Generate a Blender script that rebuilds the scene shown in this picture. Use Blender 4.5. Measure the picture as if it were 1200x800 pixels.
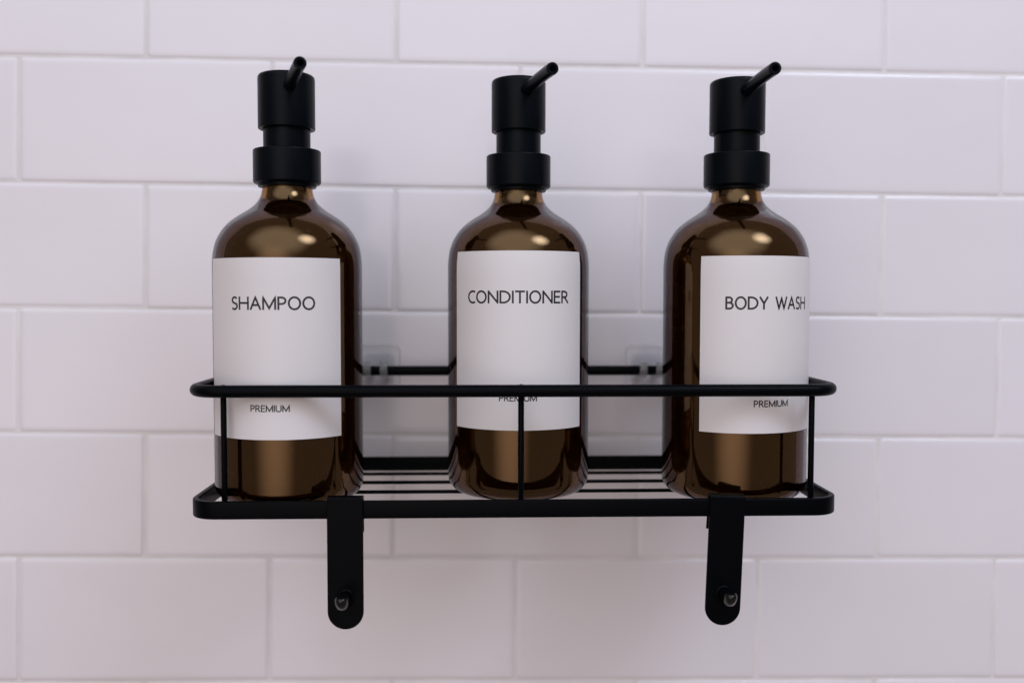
import bpy, bmesh, math, random
from mathutils import Matrix, Vector
random.seed(7)
for o in list(bpy.data.objects): bpy.data.objects.remove(o)
S = bpy.context.scene
COL = S.collection
R = math.radians

# ------------------------------------------------------------------ camera
cd = bpy.data.cameras.new('camera'); cam = bpy.data.objects.new('camera', cd); COL.objects.link(cam)
cr = Vector((0.9993521, -0.03465828, 0.00970505)); cu = Vector((-0.00915688, 0.01594022, 0.99983102)); cf = Vector((0.03480713, 0.99927209, -0.01561253))
m = Matrix.Identity(4)
for i, v in enumerate((cr, cu, -cf)):
    for j in range(3): m[j][i] = v[j]
m.translation = Vector((-0.02391, -0.58722, 0.01415))
cam.matrix_world = m
cd.sensor_width = 36; cd.lens = 33.0; cd.clip_start = 0.01; cd.clip_end = 100
cd.dof.use_dof = True; cd.dof.focus_distance = 0.468; cd.dof.aperture_fstop = 4.6
S.camera = cam

# ------------------------------------------------------------------ world, lamps, exposure
W = bpy.data.worlds.new('World'); S.world = W; W.use_nodes = True
bg = W.node_tree.nodes['Background']; bg.inputs[0].default_value = (1.0, 0.84, 0.775, 1); bg.inputs[1].default_value = 0.22

def area(name, loc, target, sx, sy, power, col):
    l = bpy.data.lights.new(name, 'AREA'); l.shape = 'ELLIPSE'; l.size = sx; l.size_y = sy; l.energy = power; l.color = col
    o = bpy.data.objects.new(name, l); COL.objects.link(o); o.location = loc
    o.rotation_euler = (Vector(target) - Vector(loc)).to_track_quat('-Z', 'Y').to_euler()
    return o
def soft_falloff(o, inner=.05, gain=3.0):
    # a diffuser that is brightest in the middle, like a lamp behind frosted glass
    l = o.data; l.use_nodes = True; nt = l.node_tree; em = nt.nodes['Emission']
    tc = nt.nodes.new('ShaderNodeTexCoord'); mp = nt.nodes.new('ShaderNodeMapping'); mp.inputs['Location'].default_value = (-.5, -.5, 0)
    ln = nt.nodes.new('ShaderNodeVectorMath'); ln.operation = 'LENGTH'
    mr = nt.nodes.new('ShaderNodeMapRange'); mr.interpolation_type = 'SMOOTHSTEP'
    mr.inputs['From Min'].default_value = .5; mr.inputs['From Max'].default_value = inner; mr.inputs['To Min'].default_value = 0; mr.inputs['To Max'].default_value = gain
    nt.links.new(tc.outputs['UV'], mp.inputs['Vector']); nt.links.new(mp.outputs[0], ln.inputs[0]); nt.links.new(ln.outputs['Value'], mr.inputs['Value']); nt.links.new(mr.outputs[0], em.inputs['Strength'])
key = area('frosted_window_light', (0.74, -0.95, 1.10), (0, 0, 0.05), 0.90, 0.90, 7.5, (0.70, 0.80, 1.0)); soft_falloff(key)
ceil = area('ceiling_light', (-0.35, -2.2, 1.85), (0, 0, 0), 6.4, 4.4, 55, (0.82, 0.89, 1.0)); soft_falloff(ceil, .18, 1.75)
room = area('room_fill_light', (-0.55, -2.3, -0.15), (0, 0, 0), 3.2, 3.0, 10.5, (1.0, 0.84, 0.79)); soft_falloff(room)  # unseen warm fill added in front, puts a soft streak in the glass

S.view_settings.view_transform = 'Standard'; S.view_settings.look = 'None'; S.view_settings.exposure = 0.10; S.view_settings.gamma = 1
S.render.engine = 'CYCLES'
S.cycles.max_bounces = 18; S.cycles.transmission_bounces = 16; S.cycles.glossy_bounces = 8; S.cycles.diffuse_bounces = 4
S.cycles.caustics_reflective = False; S.cycles.caustics_refractive = True

# ------------------------------------------------------------------ materials
def mat(name, col, rough=.5, metal=0, bump=None, vary=None, spec=.5, coat=0, **kw):
    M = bpy.data.materials.new(name); M.use_nodes = True; nt = M.node_tree; b = nt.nodes['Principled BSDF']
    b.inputs['Base Color'].default_value = (*col, 1); b.inputs['Roughness'].default_value = rough; b.inputs['Metallic'].default_value = metal
    b.inputs['Specular IOR Level'].default_value = spec; b.inputs['Coat Weight'].default_value = coat
    for k, v in kw.items(): b.inputs[k.replace('_', ' ')].default_value = v
    tc = nt.nodes.new('ShaderNodeTexCoord')
    if bump:
        last = None
        for sc, dist, det in bump:
            n = nt.nodes.new('ShaderNodeTexNoise'); n.inputs['Scale'].default_value = sc; n.inputs['Detail'].default_value = det
            nt.links.new(tc.outputs['Object'], n.inputs['Vector'])
            bp = nt.nodes.new('ShaderNodeBump'); bp.inputs['Distance'].default_value = dist; bp.inputs['Strength'].default_value = 1
            nt.links.new(n.outputs['Fac'], bp.inputs['Height'])
            if last: nt.links.new(last.outputs['Normal'], bp.inputs['Normal'])
            last = bp
        nt.links.new(last.outputs['Normal'], b.inputs['Normal'])
    if vary:
        sc, amt, ramt = vary
        n = nt.nodes.new('ShaderNodeTexNoise'); n.inputs['Scale'].default_value = sc; n.inputs['Detail'].default_value = 5
        nt.links.new(tc.outputs['Object'], n.inputs['Vector'])
        mr = nt.nodes.new('ShaderNodeMapRange'); mr.inputs['From Min'].default_value = .3; mr.inputs['From Max'].default_value = .7
        mr.inputs['To Min'].default_value = 1 - amt; mr.inputs['To Max'].default_value = 1 + amt
        nt.links.new(n.outputs['Fac'], mr.inputs['Value'])
        hs = nt.nodes.new('ShaderNodeHueSaturation'); hs.inputs['Color'].default_value = (*col, 1)
        nt.links.new(mr.outputs[0], hs.inputs['Value']); nt.links.new(hs.outputs[0], b.inputs['Base Color'])
        m2 = nt.nodes.new('ShaderNodeMapRange'); m2.inputs['From Min'].default_value = .3; m2.inputs['From Max'].default_value = .7
        m2.inputs['To Min'].default_value = rough - ramt; m2.inputs['To Max'].default_value = rough + ramt
        nt.links.new(n.outputs['Fac'], m2.inputs['Value']); nt.links.new(m2.outputs[0], b.inputs['Roughness'])
    return M

def glass(name, tint, dens, ior=1.5, rough=0.0):
    M = mat(name, (1, 1, 1), rough); b = M.node_tree.nodes['Principled BSDF']
    b.inputs['Transmission Weight'].default_value = 1; b.inputs['IOR'].default_value = ior
    if dens:
        v = M.node_tree.nodes.new('ShaderNodeVolumeAbsorption'); v.inputs['Color'].default_value = (*tint, 1); v.inputs['Density'].default_value = dens
        M.node_tree.links.new(v.outputs[0], M.node_tree.nodes['Material Output'].inputs['Volume'])
    return M

TILE = mat('glazed_white_tile', (.80, .762, .802), .15, bump=((16, .0009, 1), (60, .00012, 2)), vary=(9, .015, .03))
def per_object_tone(M, amt):
    nt = M.node_tree; hs = [n for n in nt.nodes if n.type == 'HUE_SAT'][0]; src = hs.inputs['Value'].links[0].from_socket
    oi = nt.nodes.new('ShaderNodeObjectInfo'); mr = nt.nodes.new('ShaderNodeMapRange'); mr.inputs['To Min'].default_value = 1-amt; mr.inputs['To Max'].default_value = 1+amt
    mu = nt.nodes.new('ShaderNodeMath'); mu.operation = 'MULTIPLY'
    nt.links.new(oi.outputs['Random'], mr.inputs['Value']); nt.links.new(mr.outputs[0], mu.inputs[0]); nt.links.new(src, mu.inputs[1]); nt.links.new(mu.outputs[0], hs.inputs['Value'])
per_object_tone(TILE, .018)
GROUT = mat('pale_grout', (.76, .725, .725), .85, bump=((900, .0002, 3),), vary=(30, .08, .05))
COATM = mat('black_powder_coat', (.0010, .0015, .0024), .34, spec=.05, bump=((1500, .00012, 2),))
PUMPM = mat('matte_black_metal', (.0014, .0030, .0054), .32, spec=.085, bump=((2500, .00002, 2),), vary=(60, .1, .05))
PEGM = mat('glossy_black_plastic', (.002, .002, .0026), .12, spec=.4)
HOLEM = mat('spout_bore', (.003, .003, .003), .6)
PAPER = mat('matte_label_paper', (.735, .705, .715), .55, bump=((700, .00003, 3),), vary=(25, .012, .04))
INK = mat('black_ink', (.012, .011, .012), .5)
AMBER = glass('amber_glass', (.77, .56, .074), 500, 1.45)
AMBER_IN = glass('amber_glass_inside', (.77, .56, .074), 500, 1.42)
def amber_reflex(M):
    # second, amber-stained reflection from the inner side of the glass under the clear outer one
    nt = M.node_tree; g = nt.nodes['Principled BSDF']; out = nt.nodes['Material Output']
    p = nt.nodes.new('ShaderNodeBsdfPrincipled'); p.inputs['Base Color'].default_value = (.19, .088, .004, 1); p.inputs['Metallic'].default_value = 1
    p.inputs['Specular Tint'].default_value = (.06, .03, .01, 1); p.inputs['Roughness'].default_value = .02; p.inputs['Coat Roughness'].default_value = 0; p.inputs['Coat Weight'].default_value = 1; p.inputs['Coat IOR'].default_value = 1.62
    mx = nt.nodes.new('ShaderNodeMixShader'); mx.inputs[0].default_value = .20
    nt.links.new(g.outputs[0], mx.inputs[1]); nt.links.new(p.outputs[0], mx.inputs[2]); nt.links.new(mx.outputs[0], out.inputs['Surface'])
amber_reflex(AMBER)
SOAP = mat('liquid_soap', (.026, .0105, .0018), .25, vary=(40, .12, .05), spec=.2)
def clear_plastic(name, cloud, ior):
    M = bpy.data.materials.new(name); M.use_nodes = True; nt = M.node_tree
    out = nt.nodes['Material Output']; nt.nodes.remove(nt.nodes['Principled BSDF'])
    tr = nt.nodes.new('ShaderNodeBsdfTransparent'); tr.inputs[0].default_value = (.995, .996, .998, 1)
    gl = nt.nodes.new('ShaderNodeBsdfGlossy'); gl.inputs['Roughness'].default_value = .08
    fr = nt.nodes.new('ShaderNodeFresnel'); fr.inputs['IOR'].default_value = ior
    mx = nt.nodes.new('ShaderNodeMixShader'); ge = nt.nodes.new('ShaderNodeNewGeometry'); ma = nt.nodes.new('ShaderNodeMath'); ma.operation = 'MULTIPLY_ADD'; ma.inputs[1].default_value = -1; ma.inputs[2].default_value = 1
    mu = nt.nodes.new('ShaderNodeMath'); mu.operation = 'MULTIPLY'; nt.links.new(ge.outputs['Backfacing'], ma.inputs[0]); nt.links.new(ma.outputs[0], mu.inputs[0]); nt.links.new(fr.outputs[0], mu.inputs[1])
    nt.links.new(mu.outputs[0], mx.inputs[0]); nt.links.new(tr.outputs[0], mx.inputs[1]); nt.links.new(gl.outputs[0], mx.inputs[2])
    df = nt.nodes.new('ShaderNodeBsdfDiffuse'); df.inputs[0].default_value = (.85, .87, .9, 1)
    m2 = nt.nodes.new('ShaderNodeMixShader'); m2.inputs[0].default_value = cloud; nt.links.new(mx.outputs[0], m2.inputs[1]); nt.links.new(df.outputs[0], m2.inputs[2])
    nt.links.new(m2.outputs[0], out.inputs['Surface']); return M
CLEAR = clear_plastic('clear_plastic', .012, 1.25)
CLOUDY = clear_plastic('clear_hook_plastic', .24, 1.6)

# ------------------------------------------------------------------ mesh helpers
def link(name, me, material, parent=None, smooth=True, M=None):
    o = bpy.data.objects.new(name, me); COL.objects.link(o)
    if material and not me.materials: me.materials.append(material)
    if smooth:
        for p in me.polygons: p.use_smooth = True
    if parent: o.parent = parent
    if M is not None: o.matrix_local = M
    return o
def mesh(name, vs, fs):
    me = bpy.data.meshes.new(name); me.from_pydata(vs, [], fs)
    bm = bmesh.new(); bm.from_mesh(me); bmesh.ops.remove_doubles(bm, verts=bm.verts, dist=1e-7)
    bmesh.ops.recalc_face_normals(bm, faces=bm.faces); bm.to_mesh(me); bm.free(); me.update(); return me
def autosmooth(o, ang=35):
    me = o.data; bm = bmesh.new(); bm.from_mesh(me)
    for e in bm.edges:
        if len(e.link_faces) == 2 and e.calc_face_angle(0) > R(ang): e.smooth = False
    bm.to_mesh(me); bm.free(); return o
def lathe(name, prof, n=72):
    vs, fs = [], []
    for r, z in prof:
        for k in range(n):
            a = 2*math.pi*k/n; vs.append((r*math.cos(a), r*math.sin(a), z))
    m_ = len(prof)
    for i in range(m_-1):
        for k in range(n):
            k2 = (k+1) % n; fs.append((i*n+k, i*n+k2, (i+1)*n+k2, (i+1)*n+k))
    bm = bmesh.new(); V = [bm.verts.new(v) for v in vs]
    for f in fs:
        try: bm.faces.new([V[i] for i in f])
        except ValueError: pass
    bmesh.ops.remove_doubles(bm, verts=bm.verts, dist=1e-7)
    bmesh.ops.dissolve_degenerate(bm, edges=bm.edges, dist=1e-8)
    bmesh.ops.recalc_face_normals(bm, faces=bm.faces)
    me = bpy.data.meshes.new(name); bm.to_mesh(me); bm.free(); return me
def rnd(pts, rad, seg=5):
    """round the corners of an open profile polyline; rad per vertex"""
    out = [pts[0]]
    for i in range(1, len(pts)-1):
        p, a, b = Vector(pts[i]), Vector(pts[i-1]), Vector(pts[i+1]); r = rad[i] if isinstance(rad, (list, tuple)) else rad
        if r <= 0: out.append(tuple(p)); continue
        d1 = (a-p); d2 = (b-p); r1 = min(r, d1.length*.49, d2.length*.49); s = p+d1.normalized()*r1; e = p+d2.normalized()*r1
        for k in range(seg+1):
            t = k/seg; out.append(tuple((1-t)**2*s+2*t*(1-t)*p+t*t*e))
    out.append(pts[-1]); return out
def sweep(name, path, section, closed=False, up=Vector((0, 0, 1)), caps=True):
    """sweep a closed 2-d section [(side, up)] along a path"""
    n = len(path); vs, fs = [], []; ns = len(section); P = [Vector(p) for p in path]
    for i in range(n):
        if closed: t = (P[(i+1) % n]-P[i-1])
        else: t = P[min(i+1, n-1)]-P[max(i-1, 0)]
        t.normalize(); side = t.cross(up)
        if side.length < 1e-4: side = t.cross(Vector((0, 1, 0)))
        side.normalize(); u = side.cross(t)
        for a, b in section: vs.append(P[i]+side*a+u*b)
    for i in range(n if closed else n-1):
        j = (i+1) % n
        for k in range(ns): fs.append((i*ns+k, i*ns+(k+1) % ns, j*ns+(k+1) % ns, j*ns+k))
    if not closed and caps: fs.append(tuple(range(ns))[::-1]); fs.append(tuple((n-1)*ns+k for k in range(ns)))
    return mesh(name, vs, fs)
def circ(r, n=16): return [(r*math.cos(2*math.pi*k/n), r*math.sin(2*math.pi*k/n)) for k in range(n)]
def rrect(hx, hy, r, n=3):
    out = []
    for cx, cy, a0 in ((hx-r, hy-r, 0), (-hx+r, hy-r, 90), (-hx+r, -hy+r, 180), (hx-r, -hy+r, 270)):
        for k in range(n+1):
            a = R(a0+90*k/n); out.append((cx+r*math.cos(a), cy+r*math.sin(a)))
    return out
def loop_path(x0, x1, y0, y1, rad, z, n=10):
    out = []
    for cx, cy, a0 in ((x1-rad, y1-rad, 0), (x0+rad, y1-rad, 90), (x0+rad, y0+rad, 180), (x1-rad, y0+rad, 270)):
        for k in range(n+1):
            a = R(a0+90*k/n); out.append((cx+rad*math.cos(a), cy+rad*math.sin(a), z))
    return out
def thing(name, label, cat, M=Matrix(), group=None):
    o = bpy.data.objects.new(name, None); COL.objects.link(o); o.empty_display_size = .01; o.matrix_world = M
    o['label'] = label; o['category'] = cat
    if group: o['group'] = group
    return o

# ------------------------------------------------------------------ the tiled wall
PX, PZ, GAP = .1535, .0770, .0012
wall = None
def box_mesh(name, x0, x1, y0, y1, z0, z1):
    v = [(x, y, z) for x in (x0, x1) for y in (y0, y1) for z in (z0, z1)]
    return mesh(name, v, [(0, 1, 3, 2), (4, 6, 7, 5), (0, 4, 5, 1), (2, 3, 7, 6), (0, 2, 6, 4), (1, 5, 7, 3)])
wall = link('wall', box_mesh('wall', -.80, .80, .0007, .05, -.62, .66), GROUT, smooth=False); wall['kind'] = 'structure'
def tile_mesh(w, h, seed):
    """glazed tile: face at y=0, rounded-over rim falling to the grout"""
    rg = random.Random(seed)
    rings = [(0, .006), (0, .0010), (.0003, .00062), (.0008, .00034), (.0015, .00015), (.0024, .00005), (.0034, .00001), (.0045, 0)]
    vs, fs = [], []; n = 4
    def ring(ins, y):
        r = max(.0005, .0022-ins*.6); return [(x, y, z) for x, z in rrect(w/2-ins, h/2-ins, r, n)]
    for ins, y in rings: vs += ring(ins, y)
    k = 4*(n+1)
    for i in range(len(rings)-1):
        for j in range(k): fs.append((i*k+j, i*k+(j+1) % k, (i+1)*k+(j+1) % k, (i+1)*k+j))
    fs.append(tuple((len(rings)-1)*k+j for j in range(k)))
    return mesh('tile', vs, fs)
TM = tile_mesh(PX-GAP, PZ-GAP, 1)
for row in range(-6, 9):
    zc = -(row+.5-2.3)*PZ
    for c in range(-3, 8):
        off = 0 if row % 2 == 0 else .5
        xc = (c+off+.5-2)*PX
        if abs(xc) > .72 or zc > .62 or zc < -.58: continue
        t = link('tile', TM, TILE, wall)
        t.location = (xc+random.uniform(-.0003, .0003), random.uniform(-.00012, .00012), zc+random.uniform(-.00025, .00025))
        t.rotation_euler = (R(random.uniform(-.12, .12)), R(random.uniform(-.10, .10)), R(random.uniform(-.12, .12)))

# ------------------------------------------------------------------ caddy (a few degrees off level, as it hangs)
ORG = Vector((0, -.016, -.0125))
RACK = Matrix.Translation(ORG) @ Matrix.Rotation(R(1.84), 4, 'X') @ Matrix.Translation((-.0056, 0, 0)) @ Matrix.Rotation(R(-.55), 4, 'Y') @ Matrix.Translation((.0056, 0, 0))
caddy = thing('shower_caddy', 'black powder-coated wire shower caddy hung on white tiled wall, holding three bottles', 'shower caddy', RACK)
X0, X1, YF = -.1610, .1503, -.123
o = link('top_rail', sweep('top_rail', loop_path(X0, X1, YF, 0, .0135, 0), circ(.003, 18), True), COATM, caddy)
o = link('bottom_rail', sweep('bottom_rail', loop_path(X0-.0007, X1+.0012, YF, 0, .0125, -.0567), rrect(.0014, .0043, .0007), True), COATM, caddy); autosmooth(o, 40)
def post(x, y):
    pts = [(x, y, .0026), (x, y, -.0615)]
    me = lathe('post', [(0, .0029), (.0009, .0027), (.00145, .0020), (.00145, -.0612), (.0009, -.0619), (0, -.0622)], 14)
    link('post', me, COATM, caddy, M=Matrix.Translation((x, y, 0)))
for x in (-.1460, -.0035, .1387): post(x, YF+.0044)
for x in (-.138, .128): post(x, -.0044)
for y in (-.0197, -.0452, -.0710, -.0966):
    me = sweep('shelf_wire', [(X0+.0002, y, -.0592), (0, y, -.0592), (X1+.0004, y, -.0592)], circ(.0010, 10))
    link('shelf_wire', me, COATM, caddy)

# ------------------------------------------------------------------ bottles
PROF = [(.0375, .0095), (.0375, .1150), (.0374, .1195), (.0369, .1245), (.0358, .1290), (.0340, .1329), (.0313, .1369), (.0279, .1402),
        (.0240, .1430), (.0200, .1455), (.0168, .1480), (.0146, .1505), (.0132, .1535), (.0126, .1565), (.0125, .1600), (.0125, .1690)]
def radius(z):
    for (r0, z0), (r1, z1) in zip(PROF, PROF[1:]):
        if z0 <= z <= z1: return r0+(r1-r0)*(z-z0)/(z1-z0)
    return PROF[0][0]
def smooth_prof(P, sub=4):
    out = []
    for i in range(len(P)-1):
        p0 = Vector(P[max(i-1, 0)]); p1 = Vector(P[i]); p2 = Vector(P[i+1]); p3 = Vector(P[min(i+2, len(P)-1)])
        if (p2-p1).length > .03 or i == 0: out.append(tuple(p1)); continue
        for k in range(sub):
            t = k/sub
            q = .5*((2*p1)+(p2-p0)*t+(2*p0-5*p1+4*p2-p3)*t*t+(3*p1-p0-3*p2+p3)*t**3)
            out.append((q.x, q.y))
    out.append(P[-1]); return out
# the first long segment must not pull its neighbour: add a helper point
PS = [(.0375, .0095), (.0375, .1050)] + smooth_prof([(.0375, .1100)]+PROF[1:])
def arc(cx, cz, r, a0, a1, n=8): return [(cx+r*math.cos(R(a0+(a1-a0)*k/n)), cz+r*math.sin(R(a0+(a1-a0)*k/n))) for k in range(n+1)]
T = .0026
outer = [(0, .0010), (.020, .0004), (.0265, -.0008), (.0290, -.0012)] + arc(.0292, .0071, .0083, -90, 0, 10)[1:] + PS[1:]
inner = [(0, .0050), (.022, .0044)] + arc(.0273, .0120, .0076, -90, 0, 8) + [(r-T, z) for r, z in PS[1:]]
GLASS_ME = lathe('glass_body', outer + inner[::-1], 96)
GLASS_ME.materials.append(AMBER); GLASS_ME.materials.append(AMBER_IN)
for p in GLASS_ME.polygons:      # faces that look into the cavity: clean inside of the glass
    c = p.center; rad = Vector((c.x, c.y, 0)); zin = c.z > .003
    if zin and (p.normal.dot(rad) < -1e-6 and c.z > .0085 or (p.normal.z > .5 and c.z < .02)) : p.material_index = 1
liq = [(0, .0048), (.022, .0042)] + [(r+.00015, z-.0001) for r, z in arc(.0273, .0120, .0076, -90, 0, 8)] + [(r-T+.00015, z) for r, z in PS[1:] if z < .1492]
liq += [(0, liq[-1][1])]
LIQ_ME = lathe('liquid', liq, 72)
COLLAR_ME = lathe('pump_collar', rnd([(.0128, .1590), (.0158, .1590), (.0170, .1598), (.0170, .1763), (.0119, .1763), (.0119, .1755)], [0, .0002, .0007, .0009, .0003, 0]), 72)
RIM_ME = lathe('collar_rim', rnd([(.0120, .1575), (.0146, .1575), (.0146, .1592), (.0120, .1592)], [0, .0005, .0002, 0]), 64)
SLEEVE_ME = lathe('pump_sleeve', rnd([(.0105, .1650), (.0118, .1650), (.0118, .1960), (.0105, .1960)], .0002), 64)
HEAD_ME = lathe('pump_head', rnd([(.0119, .1950), (.0119, .1885), (.0131, .1880), (.0143, .1880), (.0143, .2153), (0, .2156)], [0, .0004, .0004, .0006, .0022, 0]), 80)

DIP_ME = lathe('dip_tube', [(0, .1420), (.0026, .1420), (.0026, .1535), (.0068, .1545), (.0068, .1668), (0, .1668)], 20)  # pump stem and housing, added dark to stand in for neck reflections
def spout_mesh():
    ctl = [(0, -.004, .2072), (0, -.0135, .2077), (0, -.022, .2082), (0, -.032, .2088), (0, -.043, .2092), (0, -.054, .2093)]
    path = []
    for i in range(len(ctl)-1):
        p0 = Vector(ctl[max(i-1, 0)]); p1 = Vector(ctl[i]); p2 = Vector(ctl[i+1]); p3 = Vector(ctl[min(i+2, len(ctl)-1)])
        for k in range(5):
            t = k/5; path.append(.5*((2*p1)+(p2-p0)*t+(2*p0-5*p1+4*p2-p3)*t*t+(3*p1-p0-3*p2+p3)*t**3))
    path.append(Vector(ctl[-1]))
    n = 20; vs, fs = [], []; rings = []
    d = (path[-1]-path[-2]).normalized()
    for i, p in enumerate(path): rings.append((p, 0.0030+.0004*max(0, 1-i/9)))
    e = path[-1]
    rings += [(e+d*.0004, .0028), (e+d*.0004, .00172), (e+d*.0001, .00152), (e-d*.009, .00152), (e-d*.009, .00001)]
    for i, (p, r) in enumerate(rings):
        t = (path[min(i+1, len(path)-1)]-path[max(min(i, len(path)-1)-1, 0)]).normalized()
        s = Vector((1, 0, 0)); u = s.cross(t)
        for k in range(n):
            a = 2*math.pi*k/n; vs.append(p+s*r*math.cos(a)+u*r*math.sin(a))
    for i in range(len(rings)-1):
        for k in range(n): fs.append((i*n+k, i*n+(k+1) % n, (i+1)*n+(k+1) % n, (i+1)*n+k))
    return mesh('spout', vs, fs)
SPOUT_ME = spout_mesh()

# ---- lettering: monoline strokes, cap height 1
def el(cx, cy, rx, ry, a0, a1, n=20): return [(cx+rx*math.cos(R(a0+(a1-a0)*k/n)), cy+ry*math.sin(R(a0+(a1-a0)*k/n))) for k in range(n+1)]
def glyph(ch):
    if ch == 'C': return .58, [el(.42, .5, .42, .52, 66, 294, 24)]
    if ch == 'O': return .80, [el(.40, .5, .40, .52, 0, 360, 36)]
    if ch == 'N': return .72, [[(0, 0), (0, 1)], [(0, 1), (.72, 0)], [(.72, 0), (.72, 1)]]
    if ch == 'D': return .72, [[(0, 0), (0, 1), (.22, 1)] + el(.22, .5, .50, .5, 90, -90, 24) + [(0, 0)]]
    if ch == 'I': return .0, [[(0, 0), (0, 1)]]
    if ch == 'T': return .62, [[(0, 1), (.62, 1)], [(.31, 1), (.31, 0)]]
    if ch == 'E': return .46, [[(.46, 1), (0, 1), (0, 0), (.46, 0)], [(0, .52), (.42, .52)]]
    if ch == 'R': return .56, [[(0, 0), (0, 1), (.22, 1)] + el(.22, .74, .26, .26, 90, -90, 16) + [(0, .48)], [(.26, .48), (.56, 0)]]
    if ch == 'S': return .48, [el(.255, .755, .225, .265, 48, 215, 14) + [(.20, .535), (.29, .475)] + el(.225, .265, .255, .285, 40, -128, 14)]
    if ch == 'H': return .72, [[(0, 0), (0, 1)], [(.72, 0), (.72, 1)], [(0, .52), (.72, .52)]]
    if ch == 'A': return .72, [[(0, 0), (.36, 1.0), (.72, 0)], [(.12, .34), (.60, .34)]]
    if ch == 'M': return .86, [[(0, 0), (0, 1), (.43, .06), (.86, 1), (.86, 0)]]
    if ch == 'P': return .50, [[(0, 0), (0, 1), (.22, 1)] + el(.22, .72, .28, .28, 90, -90, 16) + [(0, .44)]]
    if ch == 'B': return .52, [[(0, 0), (0, 1), (.22, 1)] + el(.22, .765, .235, .235, 90, -90, 14) + [(0, .53)], [(.22, .53)] + el(.24, .265, .28, .265, 90, -90, 16) + [(0, 0)]]
    if ch == 'Y': return .62, [[(0, 1), (.31, .46), (.62, 1)], [(.31, .46), (.31, 0)]]
    if ch == 'W': return 1.02, [[(0, 1), (.26, 0), (.51, .95), (.76, 0), (1.02, 1)]]
    if ch == 'U': return .66, [[(0, 1), (0, .32)] + el(.33, .32, .33, .34, 180, 360, 16) + [(.66, 1)]]
    return .34, []
def text_mesh(name, txt, cap, az0, z0, stroke, width=None, gap=.225):
    adv = 0; strokes = []
    for ch in txt:
        w, st = glyph(ch)
        for s in st: strokes.append([(x+adv, y) for x, y in s])
        adv += w+gap
    adv -= gap; sx = (width/adv) if width else cap
    vs, fs = [], []
    for si, s in enumerate(strokes):
        pts = []
        P = [Vector(((x-adv/2)*sx, y*cap)) for x, y in s]
        for a, b in zip(P, P[1:]):
            m_ = max(1, int((b-a).length/.0009))
            for k in range(m_): pts.append(a.lerp(b, k/m_))
        pts.append(P[-1])
        Q = [pts[0]]
        for p in pts[1:]:
            if (p-Q[-1]).length > 1e-6: Q.append(p)
        closed = (Q[0]-Q[-1]).length < 1e-5
        base = len(vs)
        for i, p in enumerate(Q):
            a = Q[i-1] if i else (Q[-2] if closed else None); b = Q[i+1] if i < len(Q)-1 else (Q[1] if closed else None)
            d1 = (p-a).normalized() if a is not None else None; d2 = (b-p).normalized() if b is not None else None
            if d1 is None: d1 = d2
            if d2 is None: d2 = d1
            n1 = Vector((-d1.y, d1.x)); n2 = Vector((-d2.y, d2.x)); n = (n1+n2)
            n = n1 if n.length < .2 else n.normalized(); c = max(.42, n.dot(n1)); n = n*(stroke/2/c)
            e = Vector((0, 0))
            if not closed and i == 0: e = -d2*stroke*.42
            if not closed and i == len(Q)-1: e = d1*stroke*.42
            for sg in (-1, 1):
                q = p+n*sg+e; r = .0375+.00022+.000004*(si % 3); az = az0+q.x/.0375
                vs.append((r*math.sin(az), -r*math.cos(az), z0+q.y))
            if i: k = base+2*i; fs.append((k-2, k, k+1, k-1))
    me = bpy.data.meshes.new(name); me.from_pydata(vs, [], fs); me.update(); return me
def label_mesh(az0, az1, z0, z1):
    n = 60; vs, fs = [], []
    zs = [z0+(z1-z0)*k/16 for k in range(17)]
    for off in (.00018, .00006):
        for z in zs:
            r = radius(z)+off
            for k in range(n+1):
                a = az0+(az1-az0)*k/n; vs.append((r*math.sin(a), -r*math.cos(a), z))
    m_ = len(zs); L = m_*(n+1)
    for i in range(m_-1):
        for k in range(n):
            a = i*(n+1)+k; fs.append((a, a+1, a+n+2, a+n+1)); fs.append((L+a, L+a+n+1, L+a+n+2, L+a+1))
    for k in range(n):
        fs.append((k, L+k, L+k+1, k+1)); a = (m_-1)*(n+1)+k; fs.append((a, a+1, L+a+1, L+a))
    for i in range(m_-1):
        a = i*(n+1); b = a+n+1; fs.append((a, b, L+b, L+a)); a += n; b += n; fs.append((a, L+a, L+b, b))
    return mesh('label', vs, fs)

def bottle(x, y, word, wwidth, labaz, labz, spaz, label, headdz, tz, pz, taz, paz):
    M = RACK @ Matrix.Translation((x, y, -.0571))
    b = thing('soap_bottle', label, 'bottle', M, 'amber pump bottles standing in the caddy')
    link('glass_body', GLASS_ME, AMBER, b)
    link('liquid', LIQ_ME, SOAP, b)
    lab = autosmooth(link('label', label_mesh(R(labaz[0]), R(labaz[1]), labz[0], labz[1]), PAPER, b), 40)
    link('lettering', text_mesh('lettering', word, .0055, R(taz), tz+.00065, .00094, wwidth), INK, lab, smooth=False)
    link('lettering', text_mesh('lettering', 'PREMIUM', .0028, R(paz), pz+.0004, .00056, .0185, .24), INK, lab, smooth=False)
    c = autosmooth(link('pump_collar', COLLAR_ME, PUMPM, b)); autosmooth(link('collar_rim', RIM_ME, PUMPM, c))
    link('dip_tube', DIP_ME, PUMPM, b)
    autosmooth(link('pump_sleeve', SLEEVE_ME, PUMPM, b))
    h = autosmooth(link('pump_head', HEAD_ME, PUMPM, b, M=Matrix.Translation((0, 0, headdz)) @ Matrix.Rotation(R(spaz), 4, 'Z')))
    autosmooth(link('spout', SPOUT_ME, PUMPM, h), 50)
    return b
bottle(-.1218, -.0829, 'SHAMPOO', .0412, (-64, 52.5), (.0335, .1205), 18, 'amber glass pump bottle with white label reading SHAMPOO', -.0012, .0954, .0468, -1.5, -3)
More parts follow.
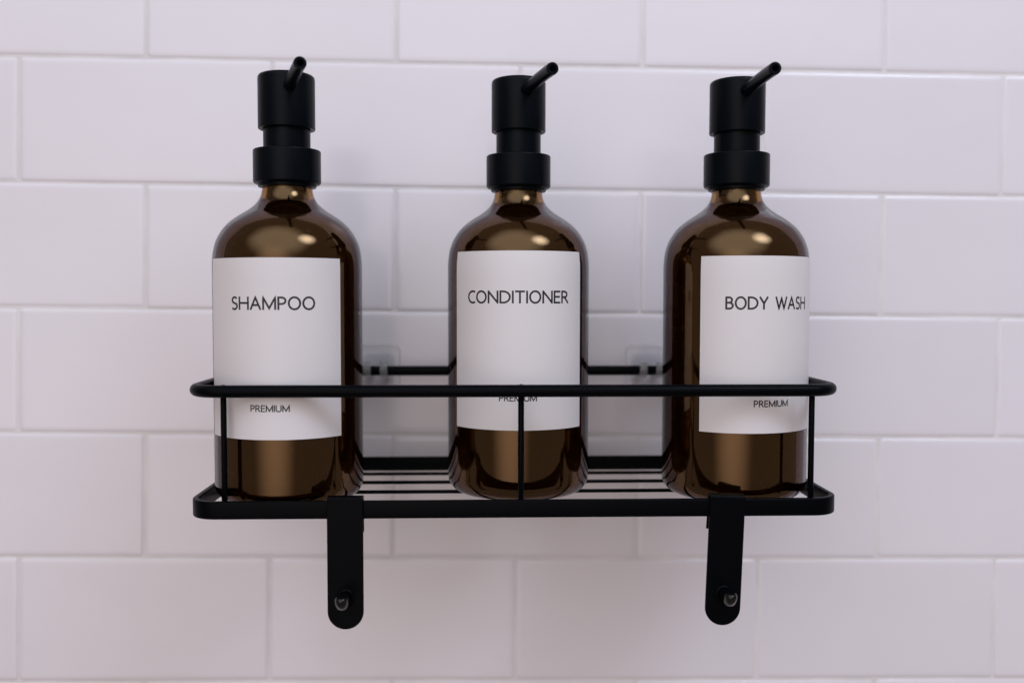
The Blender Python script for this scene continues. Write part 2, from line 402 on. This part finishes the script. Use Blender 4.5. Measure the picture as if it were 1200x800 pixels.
bottle(-.0029, -.0689, 'CONDITIONER', .0540, (-59, 54.5), (.0356, .1248), 15, 'amber glass pump bottle with white label reading CONDITIONER', .0006, .0985, .0500, -2.5, -2.5)
bottle(.1112, -.0782, 'BODY WASH', .0465, (-41.5, 75), (.0350, .1222), 3, 'amber glass pump bottle with white label reading BODY WASH', -.0010, .0957, .0479, 14, 14)

# ------------------------------------------------------------------ strap hooks clipped over the bottom rail
def strap_hook(x, lean, label, length=.0615):
    M = RACK @ Matrix.Translation((x, YF-.0014, -.0524)) @ Matrix.Rotation(R(lean), 4, 'Y')
    h = thing('clip_hook', label, 'hook', M, 'clip hooks on the caddy')
    w = .00855; th = .0013
    # outline in x-z: square top, half-round bottom
    out = [(-w, .0012), (w, .0012)] + [(w*math.cos(R(a)), -length+w+w*math.sin(R(a))) for a in range(0, -181, -9)]
    n = len(out); vs = []; bev = .0003
    for ins, yy in ((bev, -th-.0003), (0, -th), (0, -.0003)):
        for px, pz in out:
            c = Vector((0, 0)); vs.append((px*(1-ins/w), yy, pz-(ins if pz > 0 else (-ins*.9 if pz < -length+w else 0))))
    fs = [tuple(range(n)), tuple(range(2*n, 3*n))[::-1]]
    for i in range(2):
        for k in range(n): fs.append((i*n+k, (i+1)*n+k, (i+1)*n+(k+1) % n, i*n+(k+1) % n))
    autosmooth(link('strap', mesh('strap', vs, fs), COATM, h), 30)
    # fold over the rail and the tab behind it
    sec = rrect(.0006, .0083, .0003)
    prof = [(-.0009, .0007), (-.0006, .00145), (.0010, .0017), (.0030, .0017), (.0040, .0010), (.0042, -.002), (.0042, -.008), (.0050, -.0158)]
    vs, fs = [], []
    for i, (yy, zz) in enumerate(prof):
        a = prof[max(i-1, 0)]; b_ = prof[min(i+1, len(prof)-1)]; t = Vector((b_[0]-a[0], b_[1]-a[1])).normalized(); nn = Vector((-t.y, t.x))*.0005
        for sg in (-1, 1):
            for xx in (-.0083, .0083): vs.append((xx, yy+nn.x*sg, zz+nn.y*sg))
    for i in range(len(prof)-1):
        a = 4*i; b_ = a+4
        fs += [(a, a+1, b_+1, b_), (a+2, b_+2, b_+3, a+3), (a, b_, b_+2, a+2), (a+1, a+3, b_+3, b_+1)]
    fs += [(0, 2, 3, 1), (len(vs)-4, len(vs)-3, len(vs)-1, len(vs)-2)]
    autosmooth(link('clip', mesh('clip', vs, fs), COATM, h), 40)
    # peg: washer, stem and upturned rounded tip
    pz = -length+.0155
    path = [(0, -th+.0002, pz), (0, -.006, pz), (0, -.0105, pz), (0, -.0128, pz+.0006), (0, -.0141, pz+.0022), (0, -.0144, pz+.0045)]
    sec = circ(.0030, 18); me = sweep('peg', path, sec, up=Vector((1, 0, 0)))
    pg = link('peg', me, PEGM, h); md = pg.modifiers.new('round', 'BEVEL'); md.width = .0024; md.segments = 4; md.limit_method = 'ANGLE'; md.angle_limit = R(60)
    wa = lathe('washer', [(0, -.0002), (.0044, -.0002), (.0044, .0005), (.0036, .0009), (.0028, .0009), (.0028, .0006)], 24)
    link('washer', wa, COATM, pg, M=Matrix.Translation((0, -th-.0002, pz)) @ Matrix.Rotation(R(90), 4, 'X'))
    return h
strap_hook(-.0876, 0.0, 'black metal clip hook with peg, hung on caddy rail below the shampoo bottle')
strap_hook(.0960, 2.0, 'black metal clip hook with peg, hung on caddy rail below the body wash bottle')

# ------------------------------------------------------------------ clear adhesive wall hooks that carry the back rail
def wall_hook(x, z, label):
    M = Matrix.Translation((x, 0, z))
    h = thing('adhesive_hook', label, 'wall hook', M, 'clear adhesive hooks behind the caddy')
    ol = rrect(.0134, .0150, .0050, 6); n = len(ol); vs = []
    for ins, yy in ((0, -.0003), (0, -.0016), (.0008, -.0021)):
        for a, b_ in ol: vs.append((a*(1-ins/.0134), yy, b_*(1-ins/.0150)))
    fs = [tuple(range(n)), tuple(range(2*n, 3*n))[::-1]]
    for i in range(2):
        for k in range(n): fs.append((i*n+k, (i+1)*n+k, (i+1)*n+(k+1) % n, i*n+(k+1) % n))
    autosmooth(link('backing_plate', mesh('backing_plate', vs, fs), CLEAR, h), 30)
    rim = [(a*.985, -.0019, b_*.985) for a, b_ in ol]
    link('plate_rim', sweep('plate_rim', rim, circ(.0003, 8), True, up=Vector((0, 1, 0))), CLOUDY, h)
    pad = rrect(.0098, .0105, .0042, 6); vs = []
    for ins, yy in ((0, -.0020), (0, -.0030), (.0007, -.0035)):
        for a, b_ in pad: vs.append((a*(1-ins/.0098), yy, b_*(1-ins/.0105)-.0010))
    autosmooth(link('raised_pad', mesh('raised_pad', vs, fs), CLEAR, h), 30)
    for dx in (-.0050, .0050):
        path = [(dx, -.0018, -.0045), (dx, -.0065, -.0047), (dx, -.0125, -.0046), (dx, -.0168, -.0042), (dx, -.0195, -.0022), (dx, -.0206, .0010), (dx, -.0208, .0045)]
        link('prong', sweep('prong', path, rrect(.0022, .0011, .0006)), CLOUDY, h)
    return h
wall_hook(-.0864, -.0125+.0005, 'clear plastic adhesive wall hook between the shampoo and conditioner bottles')
wall_hook(.0811, -.0125+.0015, 'clear plastic adhesive wall hook between the conditioner and body wash bottles')
